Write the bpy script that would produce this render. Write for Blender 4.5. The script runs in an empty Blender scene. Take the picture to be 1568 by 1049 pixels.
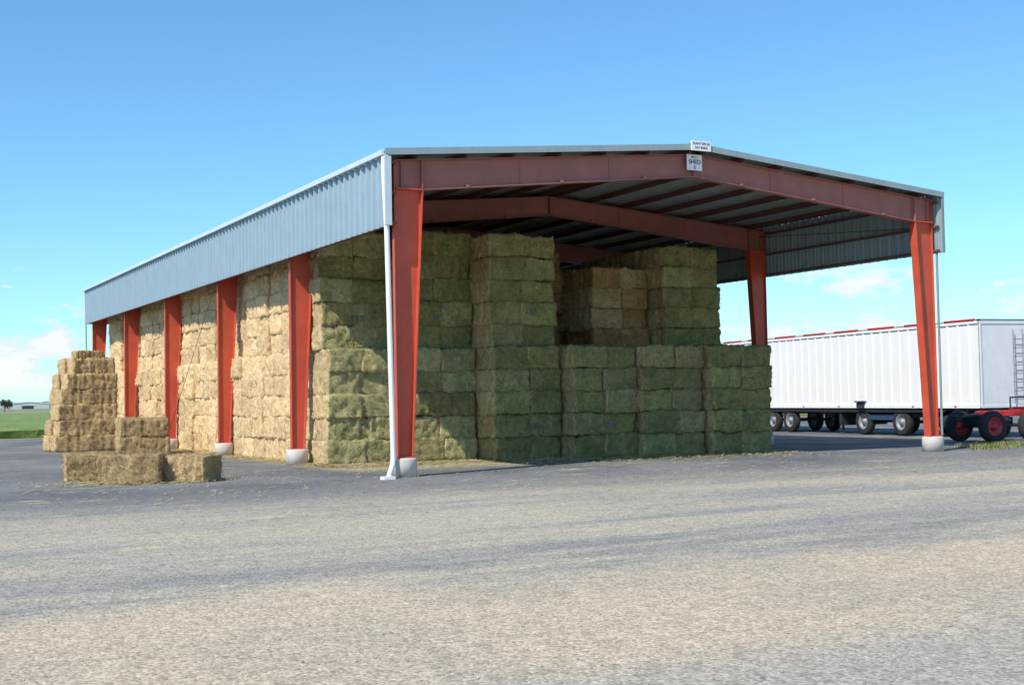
import bpy, bmesh, math, random
from mathutils import Vector, Matrix, noise
random.seed(7)
R=random.random
def U(a,b): return a+(b-a)*R()
sc=bpy.context.scene
col=sc.collection

# ---------------- node helpers ----------------
def new_mat(name):
    m=bpy.data.materials.new(name); m.use_nodes=True
    nt=m.node_tree; nt.nodes.clear()
    out=nt.nodes.new('ShaderNodeOutputMaterial'); b=nt.nodes.new('ShaderNodeBsdfPrincipled')
    nt.links.new(b.outputs[0],out.inputs[0])
    return m,nt,b
def setin(nt,sock,v):
    if isinstance(v,bpy.types.NodeSocket): nt.links.new(v,sock)
    elif v is not None:
        if sock.type=='RGBA' and len(v)==3: v=(*v,1)
        sock.default_value=v
def Noise(nt,vec,scale,detail=4,rough=.6,dist=0):
    n=nt.nodes.new('ShaderNodeTexNoise'); setin(nt,n.inputs['Vector'],vec)
    n.inputs['Scale'].default_value=scale; n.inputs['Detail'].default_value=detail
    n.inputs['Roughness'].default_value=rough; n.inputs['Distortion'].default_value=dist
    return n.outputs[0]
def VMath(nt,op,a,b):
    n=nt.nodes.new('ShaderNodeVectorMath'); n.operation=op
    setin(nt,n.inputs[0],a)
    if op=='SCALE': setin(nt,n.inputs['Scale'],b)
    else: setin(nt,n.inputs[1],b)
    return n.outputs[1] if op=='DOT_PRODUCT' else n.outputs[0]
def M(nt,op,a,b=None,clamp=False):
    n=nt.nodes.new('ShaderNodeMath'); n.operation=op; n.use_clamp=clamp
    setin(nt,n.inputs[0],a)
    if b is not None: setin(nt,n.inputs[1],b)
    return n.outputs[0]
def MR(nt,v,a,b,c=0.,d=1.,smooth=True):
    n=nt.nodes.new('ShaderNodeMapRange'); n.interpolation_type='SMOOTHSTEP' if smooth else 'LINEAR'
    setin(nt,n.inputs[0],v)
    for i,x in zip((1,2,3,4),(a,b,c,d)): n.inputs[i].default_value=x
    return n.outputs[0]
def Mix(nt,f,a,b,mode='MIX'):
    n=nt.nodes.new('ShaderNodeMix'); n.data_type='RGBA'; n.blend_type=mode
    setin(nt,n.inputs[0],f); setin(nt,n.inputs[6],a); setin(nt,n.inputs[7],b)
    return n.outputs[2]
def Bump(nt,h,strength,dist):
    n=nt.nodes.new('ShaderNodeBump'); n.inputs['Strength'].default_value=strength
    n.inputs['Distance'].default_value=dist; setin(nt,n.inputs['Height'],h); return n.outputs[0]
def Pos(nt): return nt.nodes.new('ShaderNodeNewGeometry').outputs['Position']
def Obj(nt): return nt.nodes.new('ShaderNodeTexCoord').outputs['Object']
def Sep(nt,v):
    n=nt.nodes.new('ShaderNodeSeparateXYZ'); setin(nt,n.inputs[0],v); return n.outputs
def scalev(nt,v,s): return VMath(nt,'MULTIPLY',v,s)
def ScaleCol(nt,c,f):
    return Mix(nt,1.0,c,VMath(nt,'SCALE',(1,1,1),f),'MULTIPLY')

def mat_paint(name,c,rough=.5,metal=0.,var=.2,dirt=None,dirtz=None):
    m,nt,b=new_mat(name); p=Pos(nt)
    n=Noise(nt,p,1.7,6,.65); f=MR(nt,n,.3,.7,1-var,1+var,False)
    cc=ScaleCol(nt,(*c,1),f)
    n2=Noise(nt,scalev(nt,p,(3,3,.5)),3,5,.7)
    if dirt: cc=Mix(nt,MR(nt,n2,.5,.75,0,.6),cc,(*dirt,1))
    setin(nt,b.inputs['Base Color'],cc)
    b.inputs['Roughness'].default_value=rough; b.inputs['Metallic'].default_value=metal
    setin(nt,b.inputs['Normal'],Bump(nt,Noise(nt,p,12,4),.15,.01))
    return m
def mat_hay(name,ca,cb,bleach=None):
    m,nt,b=new_mat(name)
    oi=nt.nodes.new('ShaderNodeObjectInfo')
    r=oi.outputs['Random']
    off=VMath(nt,'SCALE',(37.,53.,71.),r)
    v=VMath(nt,'ADD',Obj(nt),off)
    n1=Noise(nt,v,1.8,4,.6); n2=Noise(nt,v,32,5,.85,.8); n3=Noise(nt,scalev(nt,v,(1,9,1)),4.5,4,.7)
    n4=Noise(nt,v,8,4,.7,.5)
    c=Mix(nt,MR(nt,n1,.35,.65),(*ca,1),(*cb,1))
    if bleach:
        nx=Sep(nt,nt.nodes.new('ShaderNodeNewGeometry').outputs['Normal'])[0]
        c2=Mix(nt,MR(nt,n1,.35,.65),(*bleach[0],1),(*bleach[1],1))
        c=Mix(nt,MR(nt,nx,-.35,-.75,0,1),c,c2)
    f=M(nt,'MULTIPLY',MR(nt,n2,.3,.7,.35,1.6,False),MR(nt,n3,.3,.7,.85,1.15,False))
    f=M(nt,'MULTIPLY',f,MR(nt,n4,.3,.7,.72,1.26,False))
    f=M(nt,'MULTIPLY',f,MR(nt,r,0,1,.84,1.14,False))
    c=ScaleCol(nt,c,f)
    setin(nt,b.inputs['Base Color'],c); b.inputs['Roughness'].default_value=.95
    b.inputs['Specular IOR Level'].default_value=.12
    h=M(nt,'ADD',M(nt,'MULTIPLY',n2,.9),M(nt,'ADD',n4,M(nt,'MULTIPLY',n3,.6)))
    setin(nt,b.inputs['Normal'],Bump(nt,h,1.0,.05))
    return m

M_red=mat_paint('red_primer_paint',(.56,.085,.04),.5,0,.15,(.38,.10,.07))
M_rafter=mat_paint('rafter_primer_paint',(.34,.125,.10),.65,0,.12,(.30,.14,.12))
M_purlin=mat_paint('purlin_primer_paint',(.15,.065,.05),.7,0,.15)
M_skirt=mat_paint('galvanised_blue_grey',(.33,.43,.485),.45,.15,.06,(.29,.37,.41))
M_rake=mat_paint('rake_grey_green',(.30,.37,.38),.5,.1,.08,(.22,.27,.27))
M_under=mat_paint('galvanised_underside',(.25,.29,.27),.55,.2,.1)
M_trim=mat_paint('trim_pale',(.56,.64,.66),.5,0,.06,(.45,.5,.5))
M_white=mat_paint('white_paint',(.82,.82,.80),.45,0,.04,(.66,.65,.6))
M_trail=mat_paint('trailer_white',(.86,.86,.84),.4,0,.03,(.78,.77,.74))
M_trailend=mat_paint('trailer_grey_white',(.72,.74,.73),.45,0,.05,(.62,.63,.61))
M_conc=mat_paint('concrete',(.58,.53,.48),.9,0,.15,(.44,.41,.37))
M_tyre=mat_paint('tyre_rubber',(.022,.022,.023),.85,0,.2,(.06,.055,.05))
M_dark=mat_paint('dark_steel',(.03,.034,.045),.6,.2,.2)
M_blue=mat_paint('dark_blue_frame',(.03,.06,.12),.6,.1,.2)
M_rim=mat_paint('rim_grey',(.30,.32,.34),.5,.4,.1)
M_rred=mat_paint('red_enamel',(.50,.03,.03),.4,0,.1,(.3,.05,.04))
M_ink=mat_paint('sign_ink',(.10,.03,.03),.7)
M_spray=mat_paint('spray_paint_teal',(.06,.15,.17),.9,0,.3)
GA,GB=(.385,.335,.130),(.27,.255,.095)
M_hayg=mat_hay('hay_green',GA,GB,((.66,.47,.23),(.54,.37,.17)))
M_hayg2=mat_hay('hay_green_dull',(.42,.35,.155),(.31,.27,.115),((.66,.49,.25),(.56,.40,.20)))
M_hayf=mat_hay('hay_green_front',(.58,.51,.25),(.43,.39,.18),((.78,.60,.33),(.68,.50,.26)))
M_hayb=mat_hay('hay_brown',(.58,.34,.14),(.44,.25,.10))
M_hayw=mat_hay('hay_bleached',(.92,.67,.38),(.84,.59,.31))
M_hays=mat_hay('hay_weathered',(.62,.44,.22),(.46,.31,.15),((.72,.52,.28),(.62,.42,.21)))
M_straw=mat_hay('loose_straw',(.72,.60,.32),(.55,.45,.22))

# ---------------- geometry helpers ----------------
def empty(name,loc=(0,0,0),rz=0):
    o=bpy.data.objects.new(name,None); o.location=loc; o.rotation_euler=(0,0,rz); col.objects.link(o); return o
def mk(name,vs,fs,mat,parent=None,smooth=False):
    me=bpy.data.meshes.new(name); me.from_pydata([tuple(v) for v in vs],[],fs); me.update()
    if mat: me.materials.append(mat)
    o=bpy.data.objects.new(name,me); col.objects.link(o)
    if smooth: me.polygons.foreach_set('use_smooth',[True]*len(me.polygons))
    if parent: o.parent=parent
    return o
class Acc:
    def __init__(s): s.v=[]; s.f=[]
    def hexa(s,p):
        n=len(s.v); s.v+= [tuple(q) for q in p]
        for f in ((0,3,2,1),(4,5,6,7),(0,1,5,4),(1,2,6,5),(2,3,7,6),(3,0,4,7)): s.f.append(tuple(n+i for i in f))
    def box(s,x0,x1,y0,y1,z0,z1):
        s.hexa([(x0,y0,z0),(x1,y0,z0),(x1,y1,z0),(x0,y1,z0),(x0,y0,z1),(x1,y0,z1),(x1,y1,z1),(x0,y1,z1)])
    def bar(s,p0,p1,w,t):
        (x0,z0),(x1,z1)=p0,p1; L=math.hypot(x1-x0,z1-z0); nx,nz=-(z1-z0)/L*t/2,(x1-x0)/L*t/2
        a,b=w
        s.hexa([(x0-nx,a,z0-nz),(x1-nx,a,z1-nz),(x1-nx,b,z1-nz),(x0-nx,b,z0-nz),
                (x0+nx,a,z0+nz),(x1+nx,a,z1+nz),(x1+nx,b,z1+nz),(x0+nx,b,z0+nz)])
    def poly(s,pts,y0,y1):
        n=len(s.v); k=len(pts)
        s.v+=[(x,y0,z) for x,z in pts]+[(x,y1,z) for x,z in pts]
        s.f.append(tuple(n+i for i in range(k))); s.f.append(tuple(n+k+i for i in reversed(range(k))))
        for i in range(k):
            j=(i+1)%k; s.f.append((n+i,n+k+i,n+k+j,n+j))
    def rod(s,a,b,r,seg=8):
        a=Vector(a);b=Vector(b); d=(b-a).normalized(); u=d.orthogonal().normalized(); w=d.cross(u)
        n=len(s.v)
        for p in (a,b):
            for i in range(seg):
                t=2*math.pi*i/seg; s.v.append(tuple(p+u*math.cos(t)*r+w*math.sin(t)*r))
        for i in range(seg):
            j=(i+1)%seg; s.f.append((n+i,n+j,n+seg+j,n+seg+i))
        s.f.append(tuple(n+i for i in reversed(range(seg)))); s.f.append(tuple(n+seg+i for i in range(seg)))
    def make(s,name,mat,parent=None,bevel=0):
        o=mk(name,s.v,s.f,mat,parent)
        bm=bmesh.new(); bm.from_mesh(o.data); bmesh.ops.recalc_face_normals(bm,faces=bm.faces); bm.to_mesh(o.data); bm.free()
        if bevel:
            m=o.modifiers.new('b','BEVEL'); m.width=bevel; m.segments=2; m.limit_method='ANGLE'
        return o
def lathe(name,prof,center,axis,mat,parent,seg=32):
    vs=[];fs=[]
    ax=Vector(axis).normalized(); u=ax.orthogonal().normalized(); w=ax.cross(u); c=Vector(center)
    k=len(prof)
    for i in range(seg):
        t=2*math.pi*i/seg; d=u*math.cos(t)+w*math.sin(t)
        for a,r in prof: vs.append(c+ax*a+d*r)
    for i in range(seg):
        j=(i+1)%seg
        for q in range(k-1): fs.append((i*k+q,i*k+q+1,j*k+q+1,j*k+q))
    o=mk(name,vs,fs,mat,parent,True)
    bm=bmesh.new(); bm.from_mesh(o.data); bmesh.ops.remove_doubles(bm,verts=bm.verts,dist=1e-5); bmesh.ops.recalc_face_normals(bm,faces=bm.faces); bm.to_mesh(o.data); bm.free()
    return o

# ---------------- SHED ----------------
shed=empty('hay_storage_shed')
X0,X1,L=-.12,16.32,37.0
XC=(X0+X1)/2; EX0,EX1=-.36,16.50
ZE=7.27; SL=.0873
def zt(x): return ZE+SL*((x-EX0) if x<=XC else (X0+X1-x-EX0))
def zr(x): return zt(x)-.2
ys=[i*7.4 for i in range(6)]
for k,y in enumerate(ys):
    W=Acc(); F=Acc(); RW=Acc(); RF=Acc()
    for sgn in (0,1):
        def mx(x): return x if sgn==0 else X0+X1-x
        def P(pts): return [(mx(x),z) for x,z in pts]
        zk=6.45
        bi,ki=X0+.33,X0+.66
        W.poly(P([(X0+.02,.45),(bi,.45),(ki,zk),(X0+.02,zk)]),y-.006,y+.006)
        F.bar(*P([(X0,.45),(X0,zr(X0)-.02)]),(y-.07,y+.07),.022)
        F.bar(*P([(bi+.01,.45),(ki+.01,zk-.03)]),(y-.125,y+.125),.024)
        F.box(min(mx(X0-.05),mx(bi+.08)),max(mx(X0-.05),mx(bi+.08)),y-.15,y+.15,.42,.449)
        RW.poly(P([(X0+.02,zk+.002),(ki,zk+.002),(ki,zr(ki)-.02),(X0+.02,zr(X0)-.02)]),y-.006,y+.006)
        F.bar(*P([(X0+.02,zk),(ki+.04,zk)]),(y-.12,y+.12),.03)
        RF.bar(*P([(ki+.012,zk+.03),(ki+.012,zr(ki)-.03)]),(y-.12,y+.12),.024)
        RF.bar(*P([(X0+.17,zk+.03),(X0+.17,zr(X0+.17)-.03)]),(y-.06,y+.06),.016)
        zp=7.24
        def zbot(x): return zk+(zp-zk)*(x-ki)/(XC-ki)
        RW.poly(P([(ki+.026,zbot(ki)+.03),(XC,zp+.02),(XC,zr(XC)-.02),(ki+.026,zr(ki)-.02)]),y-.007,y+.007)
        RF.bar(*P([(ki+.03,zbot(ki)+.01),(XC,zp)]),(y-.10,y+.10),.022)
        RF.bar(*P([(X0,zr(X0)-.01),(XC,zr(XC)-.01)]),(y-.10,y+.10),.02)
        for xs in (3.1,5.6):
            RF.bar(*P([(xs,zbot(xs)+.02),(xs,zr(xs)-.03)]),(y-.02,y+.02),.012)
    RF.bar((XC,zp+.02),(XC,zr(XC)-.03),(y-.10,y+.10),.03)
    for xb in (1.7,4.2,6.6,9.6,12.,14.5):
        zz=zk+(zp-zk)*((xb if xb<XC else X0+X1-xb)-ki)/(XC-ki)
        RF.box(xb-.05,xb+.05,y-.115,y-.02,zz+.012,zz+.06)
    W.make('column_web_%d'%k,M_red,shed); F.make('column_flanges_%d'%k,M_red,shed)
    RW.make('rafter_web_%d'%k,M_rafter,shed); RF.make('rafter_flanges_%d'%k,M_rafter,shed)
    for q,x in enumerate((X0+.16,X1-.16)):
        lathe('pedestal_%d_%d'%(k,q),[(0,0),(0,.30),(.38,.295),(.42,.27),(.42,0)],(x,y,0.0),(0,0,1),M_conc,shed)
A=Acc()
for i in range(7):
    for s in (0,1):
        x=X0+.5+i*1.25
        if x>XC-.1: continue
        xx=x if s==0 else X0+X1-x
        z=zt(xx)
        A.box(xx-.008,xx+.008,-.28,L+.28,z-.19,z-.03)
        A.box(xx-.03,xx+.03,-.28,L+.28,z-.199,z-.188)
A.make('purlins',M_purlin,shed)
A=Acc()
for z in (5.62,6.3,6.98):
    A.box(EX0+.04,X0-.012,-.22,L+.2,z,z+.06)
    A.box(X1+.012,EX1-.06,-.22,L+.2,z,z+.06)
A.make('girts',M_purlin,shed)
def rib_profile(y0,y1,pitch=.30,h=.035):
    pts=[];y=y0
    while y<y1-1e-6:
        pts+= [(y,0),(y+pitch*.08,h),(y+pitch*.26,h),(y+pitch*.34,0),(y+pitch*.60,0),(y+pitch*.64,h*.25),(y+pitch*.72,h*.25),(y+pitch*.76,0)]
        y+=pitch
    pts.append((y1,0)); return [p for p in pts if p[0]<=y1]
def skirt(name,x,sgn,mat):
    pr=rib_profile(-.3,L+.3,.36,.075); vs=[];fs=[]
    for y,h in pr: vs+=[(x+sgn*h,y,5.58),(x+sgn*h,y,7.25)]
    for i in range(len(pr)-1): fs.append((2*i,2*i+2,2*i+3,2*i+1))
    o=mk(name,vs,fs,mat,shed)
skirt('left_skirt_sheeting',EX0,-1,M_skirt); skirt('right_skirt_sheeting',EX1-.05,1,M_skirt)
pr=rib_profile(-.3,L+.3,.30,.035); 
for nm,xa,xb in (('roof_left',EX0-.03,XC),('roof_right',XC,EX1+.03)):
    vs=[];fs=[]
    for y,h in pr: vs+=[(xa,y,zt(xa)+h-.02),(xb,y,zt(xb)+h-.02)]
    for i in range(len(pr)-1): fs.append((2*i,2*i+1,2*i+3,2*i+2))
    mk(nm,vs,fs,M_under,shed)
T=Acc()
for a,b in (((EX0-.07,zt(EX0)-.055),(XC,zt(XC)-.055)),((XC,zt(XC)-.055),(EX1+.05,zt(EX1)-.055))):
    T.bar(a,b,(-.335,-.302),.15); T.bar(a,b,(L+.302,L+.33),.15)
T.make('rake_trim',M_rake,shed)
T=Acc()
T.box(EX0-.16,EX0-.08,-.30,L+.3,7.13,7.25); T.box(EX1+.035,EX1+.08,-.30,L+.3,7.12,7.25)
T.make('eave_gutter',M_trim,shed,.01)
T=Acc()
T.box(EX0-.10,EX0-.012,-.335,-.302,5.58,7.16); T.box(EX0-.011,EX0+.06,-.335,-.302,5.58,7.12)
T.make('corner_trim',M_trim,shed)
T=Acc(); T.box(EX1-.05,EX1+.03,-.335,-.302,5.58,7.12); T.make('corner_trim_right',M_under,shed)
T=Acc(); T.bar((XC-.3,zt(XC-.3)+.035),(XC,zt(XC)+.035),(-.34,L+.34),.01); T.bar((XC,zt(XC)+.035),(XC+.3,zt(XC-.3)+.035),(-.34,L+.34),.01)
T.make('ridge_cap',M_skirt,shed)
vs=[];fs=[]
pp=rib_profile(EX0,EX1,.3,.035)
for xx,h in pp: vs+=[(xx,L+.25+h,5.58),(xx,L+.25+h,zt(xx)-.03)]
for i in range(len(pp)-1): fs.append((2*i,2*i+1,2*i+3,2*i+2))
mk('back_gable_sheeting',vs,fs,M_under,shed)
T=Acc()
def pipe(acc,pts,r):
    for a,b in zip(pts,pts[1:]): acc.rod(a,b,r,10)
pipe(T,[(EX0-.08,-.25,7.12),(EX0-.08,-.22,6.9),(EX0-.02,-.22,5.5),(-.30,-.22,.45),(-.34,-.26,.28),(-.62,-.72,.06)],.06)
T.box(-.78,-.52,-.86,-.62,.004,.07)
T.make('downspout_left',M_white,shed)
T=Acc(); pipe(T,[(EX1-.02,-.12,7.1),(16.43,-.1,5.4),(16.42,-.1,.45)],.035); T.make('downspout_right',M_under,shed)
T=Acc(); pipe(T,[(EX0-.08,L+.25,7.1),(-.32,L+.2,.2)],.055); T.make('downspout_back',M_trim,shed)
T=Acc()
T.rod((.05,14.8,6.3),(.05,22.2,.8),.008)
T.rod((16.1,0,6.3),(16.1,7.4,6.9),.01)
T.make('bracing_rods',M_dark,shed)

def text(name,s,size,loc,rot,mat,parent,ext=.003):
    c=bpy.data.curves.new(name,'FONT'); c.body=s; c.size=size; c.extrude=ext; c.align_x='CENTER'; c.align_y='CENTER'
    c.materials.append(mat); o=bpy.data.objects.new(name,c); col.objects.link(o)
    o.location=loc; o.rotation_euler=rot
    if parent: o.parent=parent
    return o
fr=(math.pi/2,0,0)
sg=empty('shed_sign'); A=Acc(); A.box(XC-.27,XC+.33,-.375,-.345,7.84,8.09); A.make('panel',M_white,sg,.004)
text('lettering','PLANT SITE 20',.08,(XC+.03,-.379,8.02),fr,M_ink,sg); text('lettering_2','HAY SHEDS',.075,(XC+.03,-.379,7.92),fr,M_ink,sg)
sg=empty('shed_sign.001'); A=Acc(); A.box(XC-.26,XC+.20,-.16,-.13,7.38,7.78); A.make('panel',M_white,sg,.004)
text('lettering','NO 1',.09,(XC-.03,-.164,7.71),fr,M_ink,sg); text('lettering_2','SHED',.155,(XC-.03,-.164,7.59),fr,M_ink,sg,.006); text('lettering_3','E',.13,(XC-.03,-.164,7.45),fr,M_ink,sg,.006)
T=Acc(); T.rod((XC,-.14,7.7),(XC,-.09,7.7),.01); T.make('bracket',M_dark,sg)

# ---------------- BALES ----------------
def bale_mesh(name,W,Ln,H,seed,sp=.06,rough=1.0,nf=1400,r=.04):
    bm=bmesh.new(); nx,ny,nz=[max(2,int(round(d/sp))) for d in (W,Ln,H)]
    def P(i,j,k): return Vector((W*(i/nx-.5),Ln*(j/ny-.5),H*(k/nz)))
    cache={}
    def g(i,j,k):
        if (i,j,k) not in cache: cache[(i,j,k)]=bm.verts.new(P(i,j,k))
        return cache[(i,j,k)]
    for j in range(ny):
        for k in range(nz):
            bm.faces.new((g(0,j,k),g(0,j,k+1),g(0,j+1,k+1),g(0,j+1,k))); bm.faces.new((g(nx,j,k),g(nx,j+1,k),g(nx,j+1,k+1),g(nx,j,k+1)))
    for i in range(nx):
        for k in range(nz):
            bm.faces.new((g(i,0,k),g(i+1,0,k),g(i+1,0,k+1),g(i,0,k+1))); bm.faces.new((g(i,ny,k),g(i,ny,k+1),g(i+1,ny,k+1),g(i+1,ny,k)))
        for j in range(ny):
            bm.faces.new((g(i,j,0),g(i,j+1,0),g(i+1,j+1,0),g(i+1,j,0))); bm.faces.new((g(i,j,nz),g(i+1,j,nz),g(i+1,j+1,nz),g(i,j+1,nz)))
    s=Vector((seed*7.3,seed*3.1,seed*11.7))
    pts=[]
    for v in bm.verts:
        p=v.co.copy()
        rr=r*(1+.9*noise.noise(p*2.2+s))
        q=Vector((max(-W/2+rr,min(W/2-rr,p.x)),max(-Ln/2+rr,min(Ln/2-rr,p.y)),max(rr,min(H-rr,p.z))))
        d=p-q; dl=d.length
        if dl>1e-6: n=d/dl; p=q+n*rr
        else: n=Vector((0,0,1))
        a=noise.noise(p*1.4+s)*.05+noise.noise(p*4.5+s)*.04+noise.noise(p*11+s)*.045+noise.noise(p*23+s)*.03
        fl=noise.noise(Vector((0,p.y*6,seed*5.)))*.03
        cell=noise.noise(Vector((p.x*.5,math.floor(p.y*8)*1.7,seed*9.)))*.035
        side=1-abs(n.y)
        v.co=p+n*((a+ (fl+cell)*side)*rough)
        for sx in (-.36,-.12,.12,.36):
            if abs(p.x-sx*W*1.1)<.03 and abs(n.z)>.5: v.co.z-=.02*(1 if n.z>0 else -1)
        pts.append((v.co.copy(),n))
    rs=random.Random(seed)
    for _ in range(nf):
        c,n=rs.choice(pts)
        if n.z<-.8: continue
        t=Vector((rs.gauss(0,1),rs.gauss(0,1),rs.gauss(0,1)-.3)); t=(t-n*t.dot(n)*.65).normalized()
        c=c+Vector((rs.uniform(-.04,.04),rs.uniform(-.04,.04),rs.uniform(-.04,.04)))*.8
        l=rs.uniform(.04,.13); e=t.cross(n)
        if e.length<1e-3: continue
        e=e.normalized()*rs.uniform(.003,.006)
        tip=c+t*l+n*rs.uniform(.0,.04)
        bm.faces.new([bm.verts.new(c-e),bm.verts.new(c+e),bm.verts.new(tip+e*.4),bm.verts.new(tip-e*.4)])
    me=bpy.data.meshes.new(name); bm.to_mesh(me); bm.free(); me.materials.append(M_hayg)
    me.polygons.foreach_set('use_smooth',[True]*len(me.polygons)); return me
BW,BL,BH=1.02,2.38,.62
TM=[bale_mesh('bale_mesh_%d'%i,BW,BL,BH,i+1) for i in range(10)]
bn=[0]
def bale(parent,x,y,z,rz,mat,sx=1,sy=1,sz=1,name=None,tm=None,ry=0):
    bn[0]+=1
    o=bpy.data.objects.new(name or 'bale_%d'%bn[0],tm or random.choice(TM)); col.objects.link(o)
    o.location=(x,y,z); f=random.choice((0,math.pi)) 
    o.rotation_euler=(U(-.014,.014),ry+U(-.02,.02),rz+f+U(-.025,.025)); o.scale=(sx,sy,sz)
    o.material_slots[0].link='OBJECT'; o.material_slots[0].material=mat
    if parent: o.parent=parent
    return o
hs=empty('hay_bale_stack')
def stack(x0,x1,y,c0,c1,mat,rows=1,cross=(),hh=BH,z0=None,alt=None):
    w=(x1-x0)/2
    for c in range(c0,c1):
        shx=U(-.04,.04); shy=U(-.06,.06); spl=U(-.09,.09)
        z=c*BH if z0 is None else z0+(c-c0)*hh
        for r in range(rows):
            yy=y+BL*(r+.5)
            for q in range(2):
                mm=alt if (alt and R()<.3) else mat
                if c in cross:
                    bale(hs,(x0+x1)/2+shx,y+BW*(q+.5)+U(-.05,.05),z,math.pi/2,mm,sy=(x1-x0)/BL,sz=1.04*hh/BH)
                else:
                    ww=w+(spl if q==0 else -spl)
                    bale(hs,(x0+ww/2 if q==0 else x1-ww/2)+shx,yy+U(-.06,.06)+shy,z,0,mm,sx=ww/BW*U(1.0,1.04),sz=U(1.02,1.07)*hh/BH)
stack(.5,2.6,6.2,0,5,M_hayf,1,(1,3)); stack(2.62,4.72,5.75,0,5,M_hayf,1,(2,),alt=M_hayg2); stack(4.8,6.85,4.75,0,5,M_hayg,alt=M_hayg2)
stack(6.93,8.95,4.15,0,5,M_hayg,2,alt=M_hayg2); stack(9.02,11.1,3.85,0,5,M_hayg,2,alt=M_hayg2); stack(11.17,13.25,3.45,0,5,M_hayg,2)
stack(.5,2.6,6.75,5,10,M_hayf,1,(6,),.645,3.1,M_hayg2); stack(2.62,4.72,6.0,5,10,M_hayg2,1,(8,),.65,3.1,M_hayg); stack(4.78,6.85,4.9,5,10,M_hayg2,1,(),.625,3.1,M_hayg)
stack(6.95,8.95,8.3,5,10,M_hayb); stack(9.0,10.95,6.4,5,9,M_hayb,alt=M_hays); stack(11.0,13.05,5.6,5,10,M_hayg,2,alt=M_hayg2)
for c in range(10):
    y=8.68 if c<5 else 9.32
    i=0
    while y<36.6:
        w=1.03
        dx=(.44 if c<5 else .56)
        st=int((y-8.6)/2.25); random.seed(st*31+(c//5)*7+5); stx=U(-.11,.11); random.seed(c*1000+i*17+3)
        bale(hs,dx+stx+BL/2+U(-.03,.03),y+w/2,c*BH,math.pi/2,M_hayw,sx=w/BW*1.05,sz=U(1.03,1.08))
        y+=w+(-.01 if i%2==0 else U(.02,.10)); i+=1
random.seed(99)
A=Acc(); A.box(1.2,12.9,8.4,36.7,.0,3.0); A.box(1.2,12.9,10.9,36.7,3.001,6.0); A.box(1.2,6.6,7.4,10.9,3.001,5.9); A.box(2.9,6.5,7.0,8.4,0,3.0)
A.make('hay_core',M_hayg,hs)
for x,y,z in ((1.55,6.67,3.95),(3.65,5.92,3.95),(6.0,4.82,4.1),(5.9,4.67,.92),(8.0,4.07,.95),(10.05,3.77,.97),(12.25,3.37,1.02)):
    text('spray_number','113',.26,(x,y,z),fr,M_spray,hs,.006)
# side stacks
s2=empty('hay_bale_stack.001',(-2.75,25.2,0),math.radians(4))
for c in range(6):
    for q in range(2):
        bale(s2,U(-.09,.09)+.04*c,-1.1+q*1.0+U(-.07,.07)+.04*c,c*.575,math.pi/2,M_hays,sy=1.0-.04*c-(.06 if c>=4 else 0)-(.08 if c==5 else 0),sz=.97)
bale(s2,.15,-.75,6*.575-.02,math.pi/2,M_hays,sy=.42,sx=.75,sz=.55); bale(s2,.5,.2,6*.575-.02,math.pi/2,M_hays,sy=.4,sx=.8,sz=.4)
s3=empty('hay_bale_stack.002',(-1.75,18.4,0),math.radians(-8))
for c in range(2):
    bale(s3,0,0,c*BH*.98,math.pi/2,M_hays,sy=.72-.06*c,sz=1.0); bale(s3,0,1.05,c*BH*.98,math.pi/2,M_hays,sy=.70,sz=1.0)
LB=[bale_mesh('loose_bale_mesh_%d'%i,.90,1.20,.62,i+31,.035,.7,3000,.02) for i in range(3)]
r0=math.radians(62)
bale(None,-5.42,2.28,0,r0+math.pi+.10,M_hays,name='hay_bale',tm=LB[0],sy=1.08)
bale(None,-4.20,2.02,0,r0-.22,M_hays,name='hay_bale.001',tm=LB[1],sy=.86,sz=.92)
bale(None,-5.95,4.1,0,r0+.35,M_hays,name='hay_bale.002',tm=LB[2],sy=1.0,sz=.97)

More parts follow.
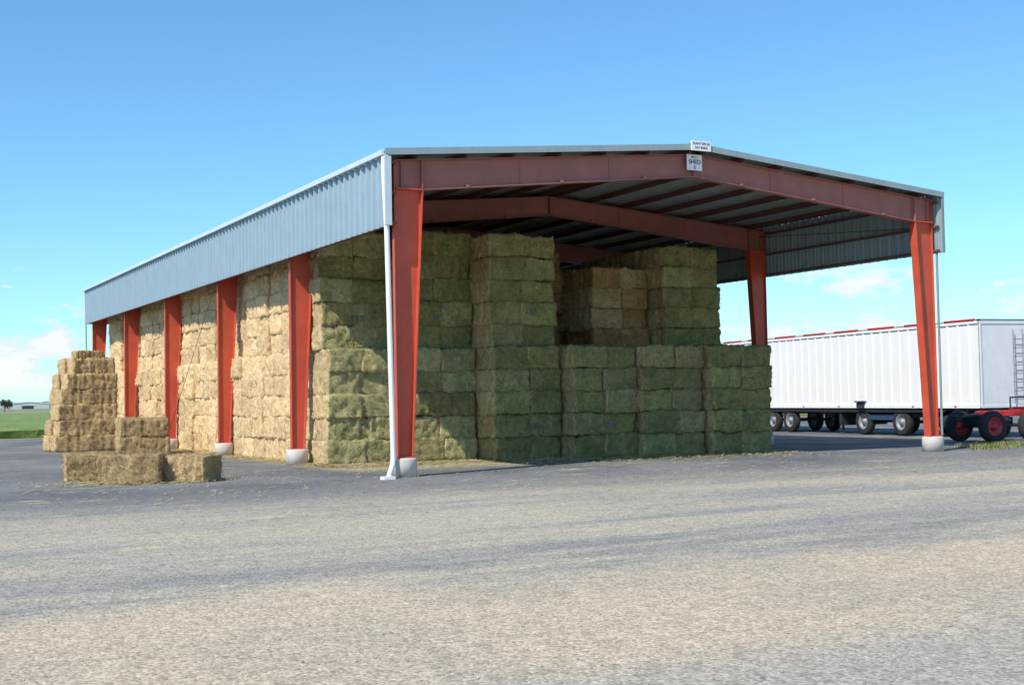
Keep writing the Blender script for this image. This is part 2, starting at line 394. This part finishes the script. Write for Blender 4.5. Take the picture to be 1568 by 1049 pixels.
# ---------------- TRAILERS ----------------
def wheel(parent,c,r,w,rim,nm):
    lathe(nm+'_tyre',[(-w/2,r*.60),(-w/2,r*.85),(-w/2+.03,r*.96),(-w/2+.07,r),(w/2-.07,r),(w/2-.03,r*.96),(w/2,r*.85),(w/2,r*.6)],c,(1,0,0),M_tyre,parent)
    lathe(nm+'_rim',[(-w/2+.02,r*.60),(-w/2+.01,r*.54),(-w/2+.10,r*.48),(-w/2+.12,r*.25),(-w/2+.02,r*.2),(-w/2,0)],c,(1,0,0),rim,parent)
tr=empty('grain_trailer',(24.0,5.4,0),math.radians(-8))
TL,TW,Z0,Z1=19.2,2.55,1.06,4.10
def trailer_box(y0,y1,k):
    n=int((y1-y0)/.55); vs=[];pts=[]
    for i in range(n):
        y=y0+(y1-y0)*i/n; p=(y1-y0)/n
        pts+=[(y,0),(y+p*.76,0),(y+p*.82,-.03),(y+p*.94,-.03)]
    pts.append((y1,0)); fs=[]
    for y,h in pts: vs+=[(h,y,Z0+.12),(h,y,Z1-.1)]
    for i in range(len(pts)-1): fs.append((2*i,2*i+2,2*i+3,2*i+1))
    mk('side_panel_%d'%k,vs,fs,M_trail,tr)
    A=Acc(); A.box(-.045,.0,y0,y1,Z1-.1,Z1); A.box(-.045,0,y0,y1,Z0,Z0+.12)
    A.box(.05,TW,y0,y1,Z0+.02,Z1-.05); A.make('box_body_%d'%k,M_trail,tr)
    A=Acc(); A.box(.02,TW+.02,y0-.06,y0-.002,Z0+.02,Z1)
    for x in (.0,TW): A.box(x,x+.06,y0-.09,y0-.062,Z0,Z1+.01)
    A.box(.06,TW,y0-.085,y0-.062,Z1-.12,Z1); A.box(.06,TW,y0-.085,y0-.062,Z0,Z0+.1)
    A.make('end_panel_%d'%k,M_trailend,tr,.008)
    A=Acc(); y=y0+.15
    while y<y1-1: A.box(-.06,.02,y,min(y+1.6,y1),Z1+.002,Z1+.075); y+=2.3
    A.make('tarp_rail_%d'%k,M_rred,tr)
    A=Acc(); A.box(-.062,TW+.03,y0-.1,y0-.002,Z1+.012,Z1+.05); A.box(.03,.08,y0,y1,Z1,Z1+.04); A.make('top_seal_%d'%k,M_dark,tr)
trailer_box(0,TL,0)
A=Acc()
a,b=.1,TL-.1
A.box(.75,.9,a,b,.80,1.07); A.box(1.6,1.75,a,b,.80,1.07)
y=a
while y<b: A.box(.02,TW-.02,y,y+.08,.95,1.055); y+=.6
A.box(.1,2.3,8.5,8.65,.35,1.0); A.rod((.3,8.7,.12),(.3,8.7,1.05),.05); A.rod((.3,8.7,0.02),(.3,8.7,.1),.12)
A.rod((.35,1.9,.62),(.35,3.3,.62),.26,16); A.box(.02,.08,2,16,.9,1.06); A.make('chassis',M_dark,tr)
A=Acc(); A.box(.25,2.2,3.9,7.7,.70,.85); A.box(.05,.3,5.0,6.6,.60,.78); A.rod((.1,3.0,.75),(1.2,1.0,.7),.06); A.make('dolly_frame',M_blue,tr)
A=Acc(); A.rod((-.05,6.9,1.08),(-.05,6.9,1.28),.2,16); A.rod((-.05,6.9,1.29),(-.05,6.9,1.34),.28,16); A.make('intake_cap',M_dark,tr)
for i,y in enumerate((4.6,7.0,12.4,13.8)):
    wheel(tr,(.2,y,.53),.53,.28,M_rim,'wheel_l%d'%i); wheel(tr,(2.3,y,.53),.53,.28,M_rim,'wheel_r%d'%i)
    A=Acc(); A.rod((.2,y,.52),(2.3,y,.52),.06); A.make('axle_%d'%i,M_dark,tr)
A=Acc()
for x in (1.35,1.75): A.rod((x,-.16,1.2),(x,-.16,3.8),.018)
for i in range(8): A.rod((1.35,-.16,1.35+i*.3),(1.75,-.16,1.35+i*.3),.014)
A.make('ladder',M_rim,tr)
A=Acc()
for y in (1.2,3.6,8.4,11): A.box(-.052,-.046,y,y+.12,Z0+.03,Z0+.08)
A.make('marker_lights',M_rred,tr)
fb=empty('flatbed_trailer',(22.5,2.9,0),math.radians(84))
A=Acc()
A.box(.25,.40,-9,.1,.82,1.0); A.box(1.2,1.35,-9,.1,.82,1.0); A.box(.0,1.7,-9,-1.6,1.002,1.1)
A.box(.05,1.6,-.25,-.05,.84,.98); A.box(.41,1.19,-1.3,-1.15,.84,.98)
A.make('frame',M_rred,fb,.008)
A=Acc()
A.rod((.33,.1,.9),(.8,1.3,.80),.05); A.rod((1.27,.1,.9),(.8,1.3,.80),.05); A.box(.7,.9,1.28,1.5,.72,.86)
A.rod((.3,-1.3,1.0),(.3,-1.3,1.45),.025); A.rod((1.3,-1.3,1.0),(1.3,-1.3,1.45),.025); A.rod((.3,-1.3,1.43),(1.3,-1.3,1.43),.025)
A.box(.35,1.25,-.5,.75,.55,.80); A.rod((.1,.55,.52),(1.5,.55,.52),.06); A.rod((.1,-1.0,.52),(1.5,-1.0,.52),.06); A.rod((.2,-.2,.7),(.2,.2,.7),.1,12); A.make('suspension',M_dark,fb)
for i,y in enumerate((.62,-1.0,-6.5)):
    wheel(fb,(.05,y,.51),.51,.28,M_rred if i==0 else M_rim,'wheel_l%d'%i); wheel(fb,(1.6,y,.51),.51,.28,M_rred,'wheel_r%d'%i)

# ---------------- GROUND ----------------
m,nt,b=new_mat('lot_ground'); p=Pos(nt); X,Y,Z=Sep(nt,p)
st=Noise(nt,scalev(nt,p,(.10,.55,1)),1,6,.6,.4); pa=Noise(nt,p,.22,6,.62); fine=Noise(nt,p,38,5,.75); mid=Noise(nt,p,5,6,.7)
wob=M(nt,'MULTIPLY',M(nt,'SUBTRACT',pa,.5),6.)
Yw=M(nt,'ADD',Y,wob)
lot=Mix(nt,MR(nt,st,.34,.6),(.29,.28,.25,1),(.44,.39,.295,1))
dark=Mix(nt,MR(nt,pa,.35,.65),(.135,.138,.14,1),(.225,.22,.208,1))
c=Mix(nt,MR(nt,Yw,-8.5,-1.),lot,dark)
grav=Mix(nt,MR(nt,pa,.4,.6),(.53,.43,.305,1),(.45,.38,.28,1))
c=Mix(nt,MR(nt,Yw,-15.4,-16.4),c,grav)
trk=M(nt,'MULTIPLY',MR(nt,Y,-19.3,-20.4),MR(nt,Y,-22.8,-21.6)); 
c=Mix(nt,M(nt,'MULTIPLY',trk,MR(nt,st,.35,.6,0,.8)),c,(.37,.345,.29,1))
sm=M(nt,'MULTIPLY',M(nt,'MULTIPLY',MR(nt,Yw,-15.5,-14.9),MR(nt,Yw,-13.4,-14.4)),MR(nt,Noise(nt,scalev(nt,p,(.3,1.4,1)),1.3,5,.6),.40,.56))
c=Mix(nt,M(nt,'MULTIPLY',sm,.65),c,(.23,.228,.215,1))
sd=Noise(nt,scalev(nt,p,(.30,1.2,1)),1.1,8,.72)
sm2=M(nt,'MULTIPLY',MR(nt,sd,.595,.65),MR(nt,Y,-15,-9))
c=Mix(nt,M(nt,'MULTIPLY',sm2,.8),c,(.60,.49,.25,1))
nr=M(nt,'MULTIPLY',MR(nt,Y,1.6,4.,0,1),MR(nt,mid,.3,.6))
nr=M(nt,'MULTIPLY',nr,MR(nt,X,-.6,.3))
c=Mix(nt,M(nt,'MULTIPLY',nr,MR(nt,X,13.6,12.6,0,.8)),c,(.52,.43,.21,1))
far=MR(nt,Y,44,47)
c=Mix(nt,far,c,Mix(nt,MR(nt,Noise(nt,p,.01,4),.4,.6),(.30,.28,.17,1),(.20,.23,.13,1)))
vo=nt.nodes.new('ShaderNodeTexVoronoi'); setin(nt,vo.inputs['Vector'],p); vo.inputs['Scale'].default_value=38
vc=Sep(nt,vo.outputs['Color'])[0]
vb=nt.nodes.new('ShaderNodeTexVoronoi'); setin(nt,vb.inputs['Vector'],p); vb.inputs['Scale'].default_value=13
vbc=Sep(nt,vb.outputs['Color'])[0]
peb=M(nt,'MULTIPLY',MR(nt,vbc,.82,.9),MR(nt,vb.outputs['Distance'],.34,.24))
f=M(nt,'MULTIPLY',MR(nt,fine,.3,.7,.62,1.38,False),MR(nt,mid,.3,.7,.82,1.18,False))
f=M(nt,'MULTIPLY',f,MR(nt,vc,0,1,.68,1.32,False))
f=M(nt,'MULTIPLY',f,MR(nt,peb,0,1,1,.70,False))
c=ScaleCol(nt,c,f)
setin(nt,b.inputs['Base Color'],c); b.inputs['Roughness'].default_value=.95; b.inputs['Specular IOR Level'].default_value=.15
h=M(nt,'ADD',M(nt,'MULTIPLY',vo.outputs['Distance'],-.8),M(nt,'ADD',fine,mid))
setin(nt,b.inputs['Normal'],Bump(nt,h,.45,.02))
mk('ground',[(-6000,-6000,0),(6000,-6000,0),(6000,6000,0),(-6000,6000,0)],[(0,1,2,3)],m)

CX=Vector((.8840,-.4672,-.0180)); CY=Vector((-.0039,-.0459,.9990))
CX.normalize(); CZ=CX.cross(CY).normalized(); CY=CZ.cross(CX)
CL=Vector((-11.41,-26.89,1.715))
vs=[];fs=[]
for i in range(11000):
    x=U(-16,14); y=-26+ (R()**.8)*14
    s=U(.004,.014)*(1.5 if R()<.05 else 1); n=len(vs)
    a=R()*6.28; ca,sa=math.cos(a),math.sin(a)
    for dx,dy,dz in ((1,0,.35),(0,.8,.4),(-1,.1,.3),(0,-.9,.4),(.1,.1,.9),(0,0,-.3)):
        dx*=s*U(.7,1.2);dy*=s*U(.7,1.2)
        vs.append((x+dx*ca-dy*sa,y+dx*sa+dy*ca,dz*s))
    for q in range(4): fs+= [(n+q,n+(q+1)%4,n+4),(n+(q+1)%4,n+q,n+5)]
M_stone=mat_paint('gravel_stone',(.44,.38,.30),.9,0,.5)
mk('gravel',vs,fs,M_stone)
vs=[];fs=[]
def straw(x,y,l):
    n=len(vs); a=R()*3.14; w=.007; z=U(.004,.03); dz=U(-.0,.03)
    dx,dy=math.cos(a)*l/2,math.sin(a)*l/2; ex,ey=-math.sin(a)*w,math.cos(a)*w
    vs.extend([(x-dx-ex,y-dy-ey,z),(x+dx-ex,y+dy-ey,z+dz),(x+dx+ex,y+dy+ey,z+dz+.004),(x-dx+ex,y-dy+ey,z+.004)]); fs.append((n,n+1,n+2,n+3))
for i in range(20000):
    t=R()
    if t<.55:
        x=U(.2,13.4); fy=6.1 if x<4.6 else (4.7 if x<6.8 else 3.8); y=fy-abs(random.gauss(0,.9))
    elif t<.85:
        y=U(5,36); x=.4-abs(random.gauss(0,.3))
    elif t<.94:
        x=-5.1+random.gauss(0,.9); y=2.5+random.gauss(0,.7)
    else:
        x=U(-8,15); y=U(-9,4)
    straw(x,y,U(.06,.22))
mk('loose_straw',vs,fs,M_straw)
def mat_leaf(name,a,b_):
    m,nt,b=new_mat(name); n=Noise(nt,Pos(nt),.8,5,.7); n2=Noise(nt,Pos(nt),9,3,.7)
    c=Mix(nt,MR(nt,n,.35,.65),(*a,1),(*b_,1)); c=ScaleCol(nt,c,MR(nt,n2,.3,.7,.6,1.4,False))
    setin(nt,b.inputs['Base Color'],c); b.inputs['Roughness'].default_value=.8; return m
M_leaf=mat_leaf('weed_green',(.16,.20,.05),(.32,.30,.11))
M_crop=mat_leaf('crop_green',(.14,.22,.045),(.22,.27,.065))
M_tree=mat_leaf('tree_leaf',(.05,.085,.03),(.08,.11,.04))
vs=[];fs=[]
for i in range(14000):
    x=16.9+13*R(); y=.8+random.gauss(0,.45)+.25*math.sin(x*1.3)-.06*(x-17)
    if noise.noise(Vector((x*.9,y*.6,0)))<-.12: continue
    hgt=U(.03,.16); a=R()*6.28; n=len(vs); w=.013
    dx,dy=math.cos(a)*hgt*.6,math.sin(a)*hgt*.6; ex,ey=-math.sin(a)*w,math.cos(a)*w
    vs+=[(x-ex,y-ey,0),(x+ex,y+ey,0),(x+dx,y+dy,hgt)]; fs.append((n,n+1,n+2))
mk('weeds',vs,fs,M_leaf)
vs=[];fs=[]; nx,ny=320,130
for j in range(ny+1):
    for i in range(nx+1):
        x=-160+i; y=48+ (j/ny)**1.7*200
        z=0.03 if j==0 else .42+.14*noise.noise(Vector((x*.9,y*.9,0)))+.07*noise.noise(Vector((x*2.3,y*2.3,4)))
        vs.append((x+U(-.2,.2),y+U(-.15,.15),z))
for j in range(ny):
    for i in range(nx):
        a=j*(nx+1)+i; fs.append((a,a+1,a+nx+2,a+nx+1))
mk('crop_field',vs,fs,M_crop)
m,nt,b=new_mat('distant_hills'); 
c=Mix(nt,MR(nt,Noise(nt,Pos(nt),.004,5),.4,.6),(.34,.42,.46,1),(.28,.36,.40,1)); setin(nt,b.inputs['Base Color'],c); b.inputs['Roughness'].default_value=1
vs=[];fs=[]; N=260
for i in range(N+1):
    a=math.radians(-75+170*i/N)
    d=(math.sin(a),math.cos(a)); h=9+7*noise.noise(Vector((i*.06,0,1)))+3*noise.noise(Vector((i*.3,0,3)))
    for rr,zz in ((2600,-1),(3000,h),(3900,h*1.25),(4600,-1)): vs.append((d[0]*rr,d[1]*rr,zz))
for i in range(N):
    for q in range(3): fs.append((4*i+q,4*i+4+q,4*i+5+q,4*i+1+q))
mk('hills',vs,fs,m,None,True)
def dirpt(u,d):
    cx=(u-784)/1992*d; return (CL.x+CX.x*cx+.4675*d, CL.y+CX.y*cx+.883*d)
def tree(x,y,h,name):
    e=empty(name,(x,y,0)); A=Acc(); pts=[(0,0,0),(.1,0,h*.25),(-.05,.1,h*.55)]
    A.rod(pts[0],pts[1],.12*h/4); A.rod(pts[1],pts[2],.08*h/4)
    for i in range(6):
        a=i*1.05; A.rod((.05,0,h*.4),(math.cos(a)*h*.28,math.sin(a)*h*.28,h*U(.6,.8)),.03*h/4,5)
    A.make('trunk',M_dark,e); v=[];f=[]
    cl=[(U(-.3,.3)*h,U(-.3,.3)*h,h*U(.4,.92),U(.1,.2)*h) for _ in range(16)]
    for i in range(2600):
        cx,cy,cz,r=random.choice(cl); d=Vector((random.gauss(0,1),random.gauss(0,1),random.gauss(0,1))).normalized()*r*U(.5,1.1)
        pp=Vector((cx,cy,cz))+d; s=U(.05,.11)*h/4; n=len(v)
        for _ in range(4): v.append(pp+Vector((U(-s,s),U(-s,s),U(-s,s)))*1.6)
        f.append((n,n+1,n+2,n+3))
    mk('crown',v,f,M_tree,e)
for i,(u,d,h) in enumerate(((7,420,4.2),(-12,430,5),(14,700,5))):
    tree(*dirpt(u,d),h,'tree' if i==0 else 'tree.%03d'%i)
M_far=mat_paint('farm_building_grey',(.42,.44,.45),.6,0,.1)
for i,(u,d,w,hh) in enumerate(((48,900,26,3.2),(74,1100,18,4),(30,1000,14,3))):
    e=empty('farm_building' if i==0 else 'farm_building.%03d'%i,(*dirpt(u,d),0),math.radians(-20))
    A=Acc(); A.poly([(-w/2,0),(w/2,0),(w/2,hh),(0,hh*1.4),(-w/2,hh)],-5,5); A.make('walls',M_far,e)
    A=Acc(); A.bar((-w/2-.4,hh+.1),(0,hh*1.4+.25),(-5.4,5.4),.15); A.bar((w/2+.4,hh+.1),(0,hh*1.4+.25),(-5.4,5.4),.15); A.make('roof',M_trim,e)
    A=Acc(); A.box(-w*.2,w*.1,-5.05,-5.01,0,hh*.7); A.make('door',M_dark,e)

# ---------------- WORLD / SUN ----------------
sd=Vector((1,.42,-1.14)).normalized()
sun=bpy.data.lights.new('sun','SUN'); sun.energy=5.0; sun.angle=math.radians(.5); sun.color=(1,.95,.87)
so=bpy.data.objects.new('sun',sun); col.objects.link(so); so.rotation_euler=sd.to_track_quat('-Z','Y').to_euler(); so.location=(-20,-5,25)
w=bpy.data.worlds.new('World'); sc.world=w; w.use_nodes=True; nt=w.node_tree; nt.nodes.clear()
out=nt.nodes.new('ShaderNodeOutputWorld'); bg=nt.nodes.new('ShaderNodeBackground'); sky=nt.nodes.new('ShaderNodeTexSky')
sky.sky_type='NISHITA'; sky.sun_disc=False; sky.sun_elevation=math.asin(-sd.z); sky.sun_rotation=math.atan2(-sd.x,-sd.y)%(2*math.pi)
sky.air_density=1.0; sky.dust_density=.2; sky.ozone_density=2.0; sky.altitude=300
tint=Mix(nt,1.0,sky.outputs[0],(.68,1.07,1.27,1),'MULTIPLY')
nt.links.new(tint,bg.inputs[0]); bg.inputs[1].default_value=.145
g=nt.nodes.new('ShaderNodeTexCoord').outputs['Generated']
zz=Sep(nt,g)[2]
n=Noise(nt,scalev(nt,g,(1,1,2.6)),21,9,.6)
n2=Noise(nt,scalev(nt,g,(1,1,3)),7,4,.5)
bank=MR(nt,VMath(nt,'DOT_PRODUCT',g,(.105,.993,.030)),math.cos(math.radians(5.5)),math.cos(math.radians(1.5)),0,.10)
bankr=MR(nt,VMath(nt,'DOT_PRODUCT',g,(.668,.741,.055)),math.cos(math.radians(8)),math.cos(math.radians(3)),0,.05)
band=M(nt,'MULTIPLY',MR(nt,zz,.004,.02,0,1),MR(nt,zz,.105,.08))
dens=M(nt,'ADD',M(nt,'ADD',M(nt,'MULTIPLY',n,.75),M(nt,'MULTIPLY',n2,.25)),M(nt,'ADD',bank,bankr))
dens=M(nt,'ADD',dens,MR(nt,zz,.10,.03,-.04,.02))
mask=M(nt,'MULTIPLY',MR(nt,dens,.525,.585),band)
cb=Mix(nt,MR(nt,dens,.54,.66),(.80,.90,.97,1),(1,1,1,1))
bc=nt.nodes.new('ShaderNodeBackground'); setin(nt,bc.inputs[0],cb); bc.inputs[1].default_value=.98
mx=nt.nodes.new('ShaderNodeMixShader'); setin(nt,mx.inputs[0],M(nt,'MULTIPLY',mask,.9)); nt.links.new(bg.outputs[0],mx.inputs[1]); nt.links.new(bc.outputs[0],mx.inputs[2])
nt.links.new(mx.outputs[0],out.inputs[0])

# ---------------- CAMERA ----------------
cam=bpy.data.cameras.new('camera'); co=bpy.data.objects.new('camera',cam); col.objects.link(co)
mt=Matrix((CX,CY,CZ)).transposed().to_4x4(); mt.translation=CL; co.matrix_world=mt
cam.sensor_width=36; cam.lens=45.73; cam.clip_start=.1; cam.clip_end=20000
sc.camera=co
sc.view_settings.view_transform='Standard'; sc.view_settings.look='None'; sc.view_settings.exposure=0
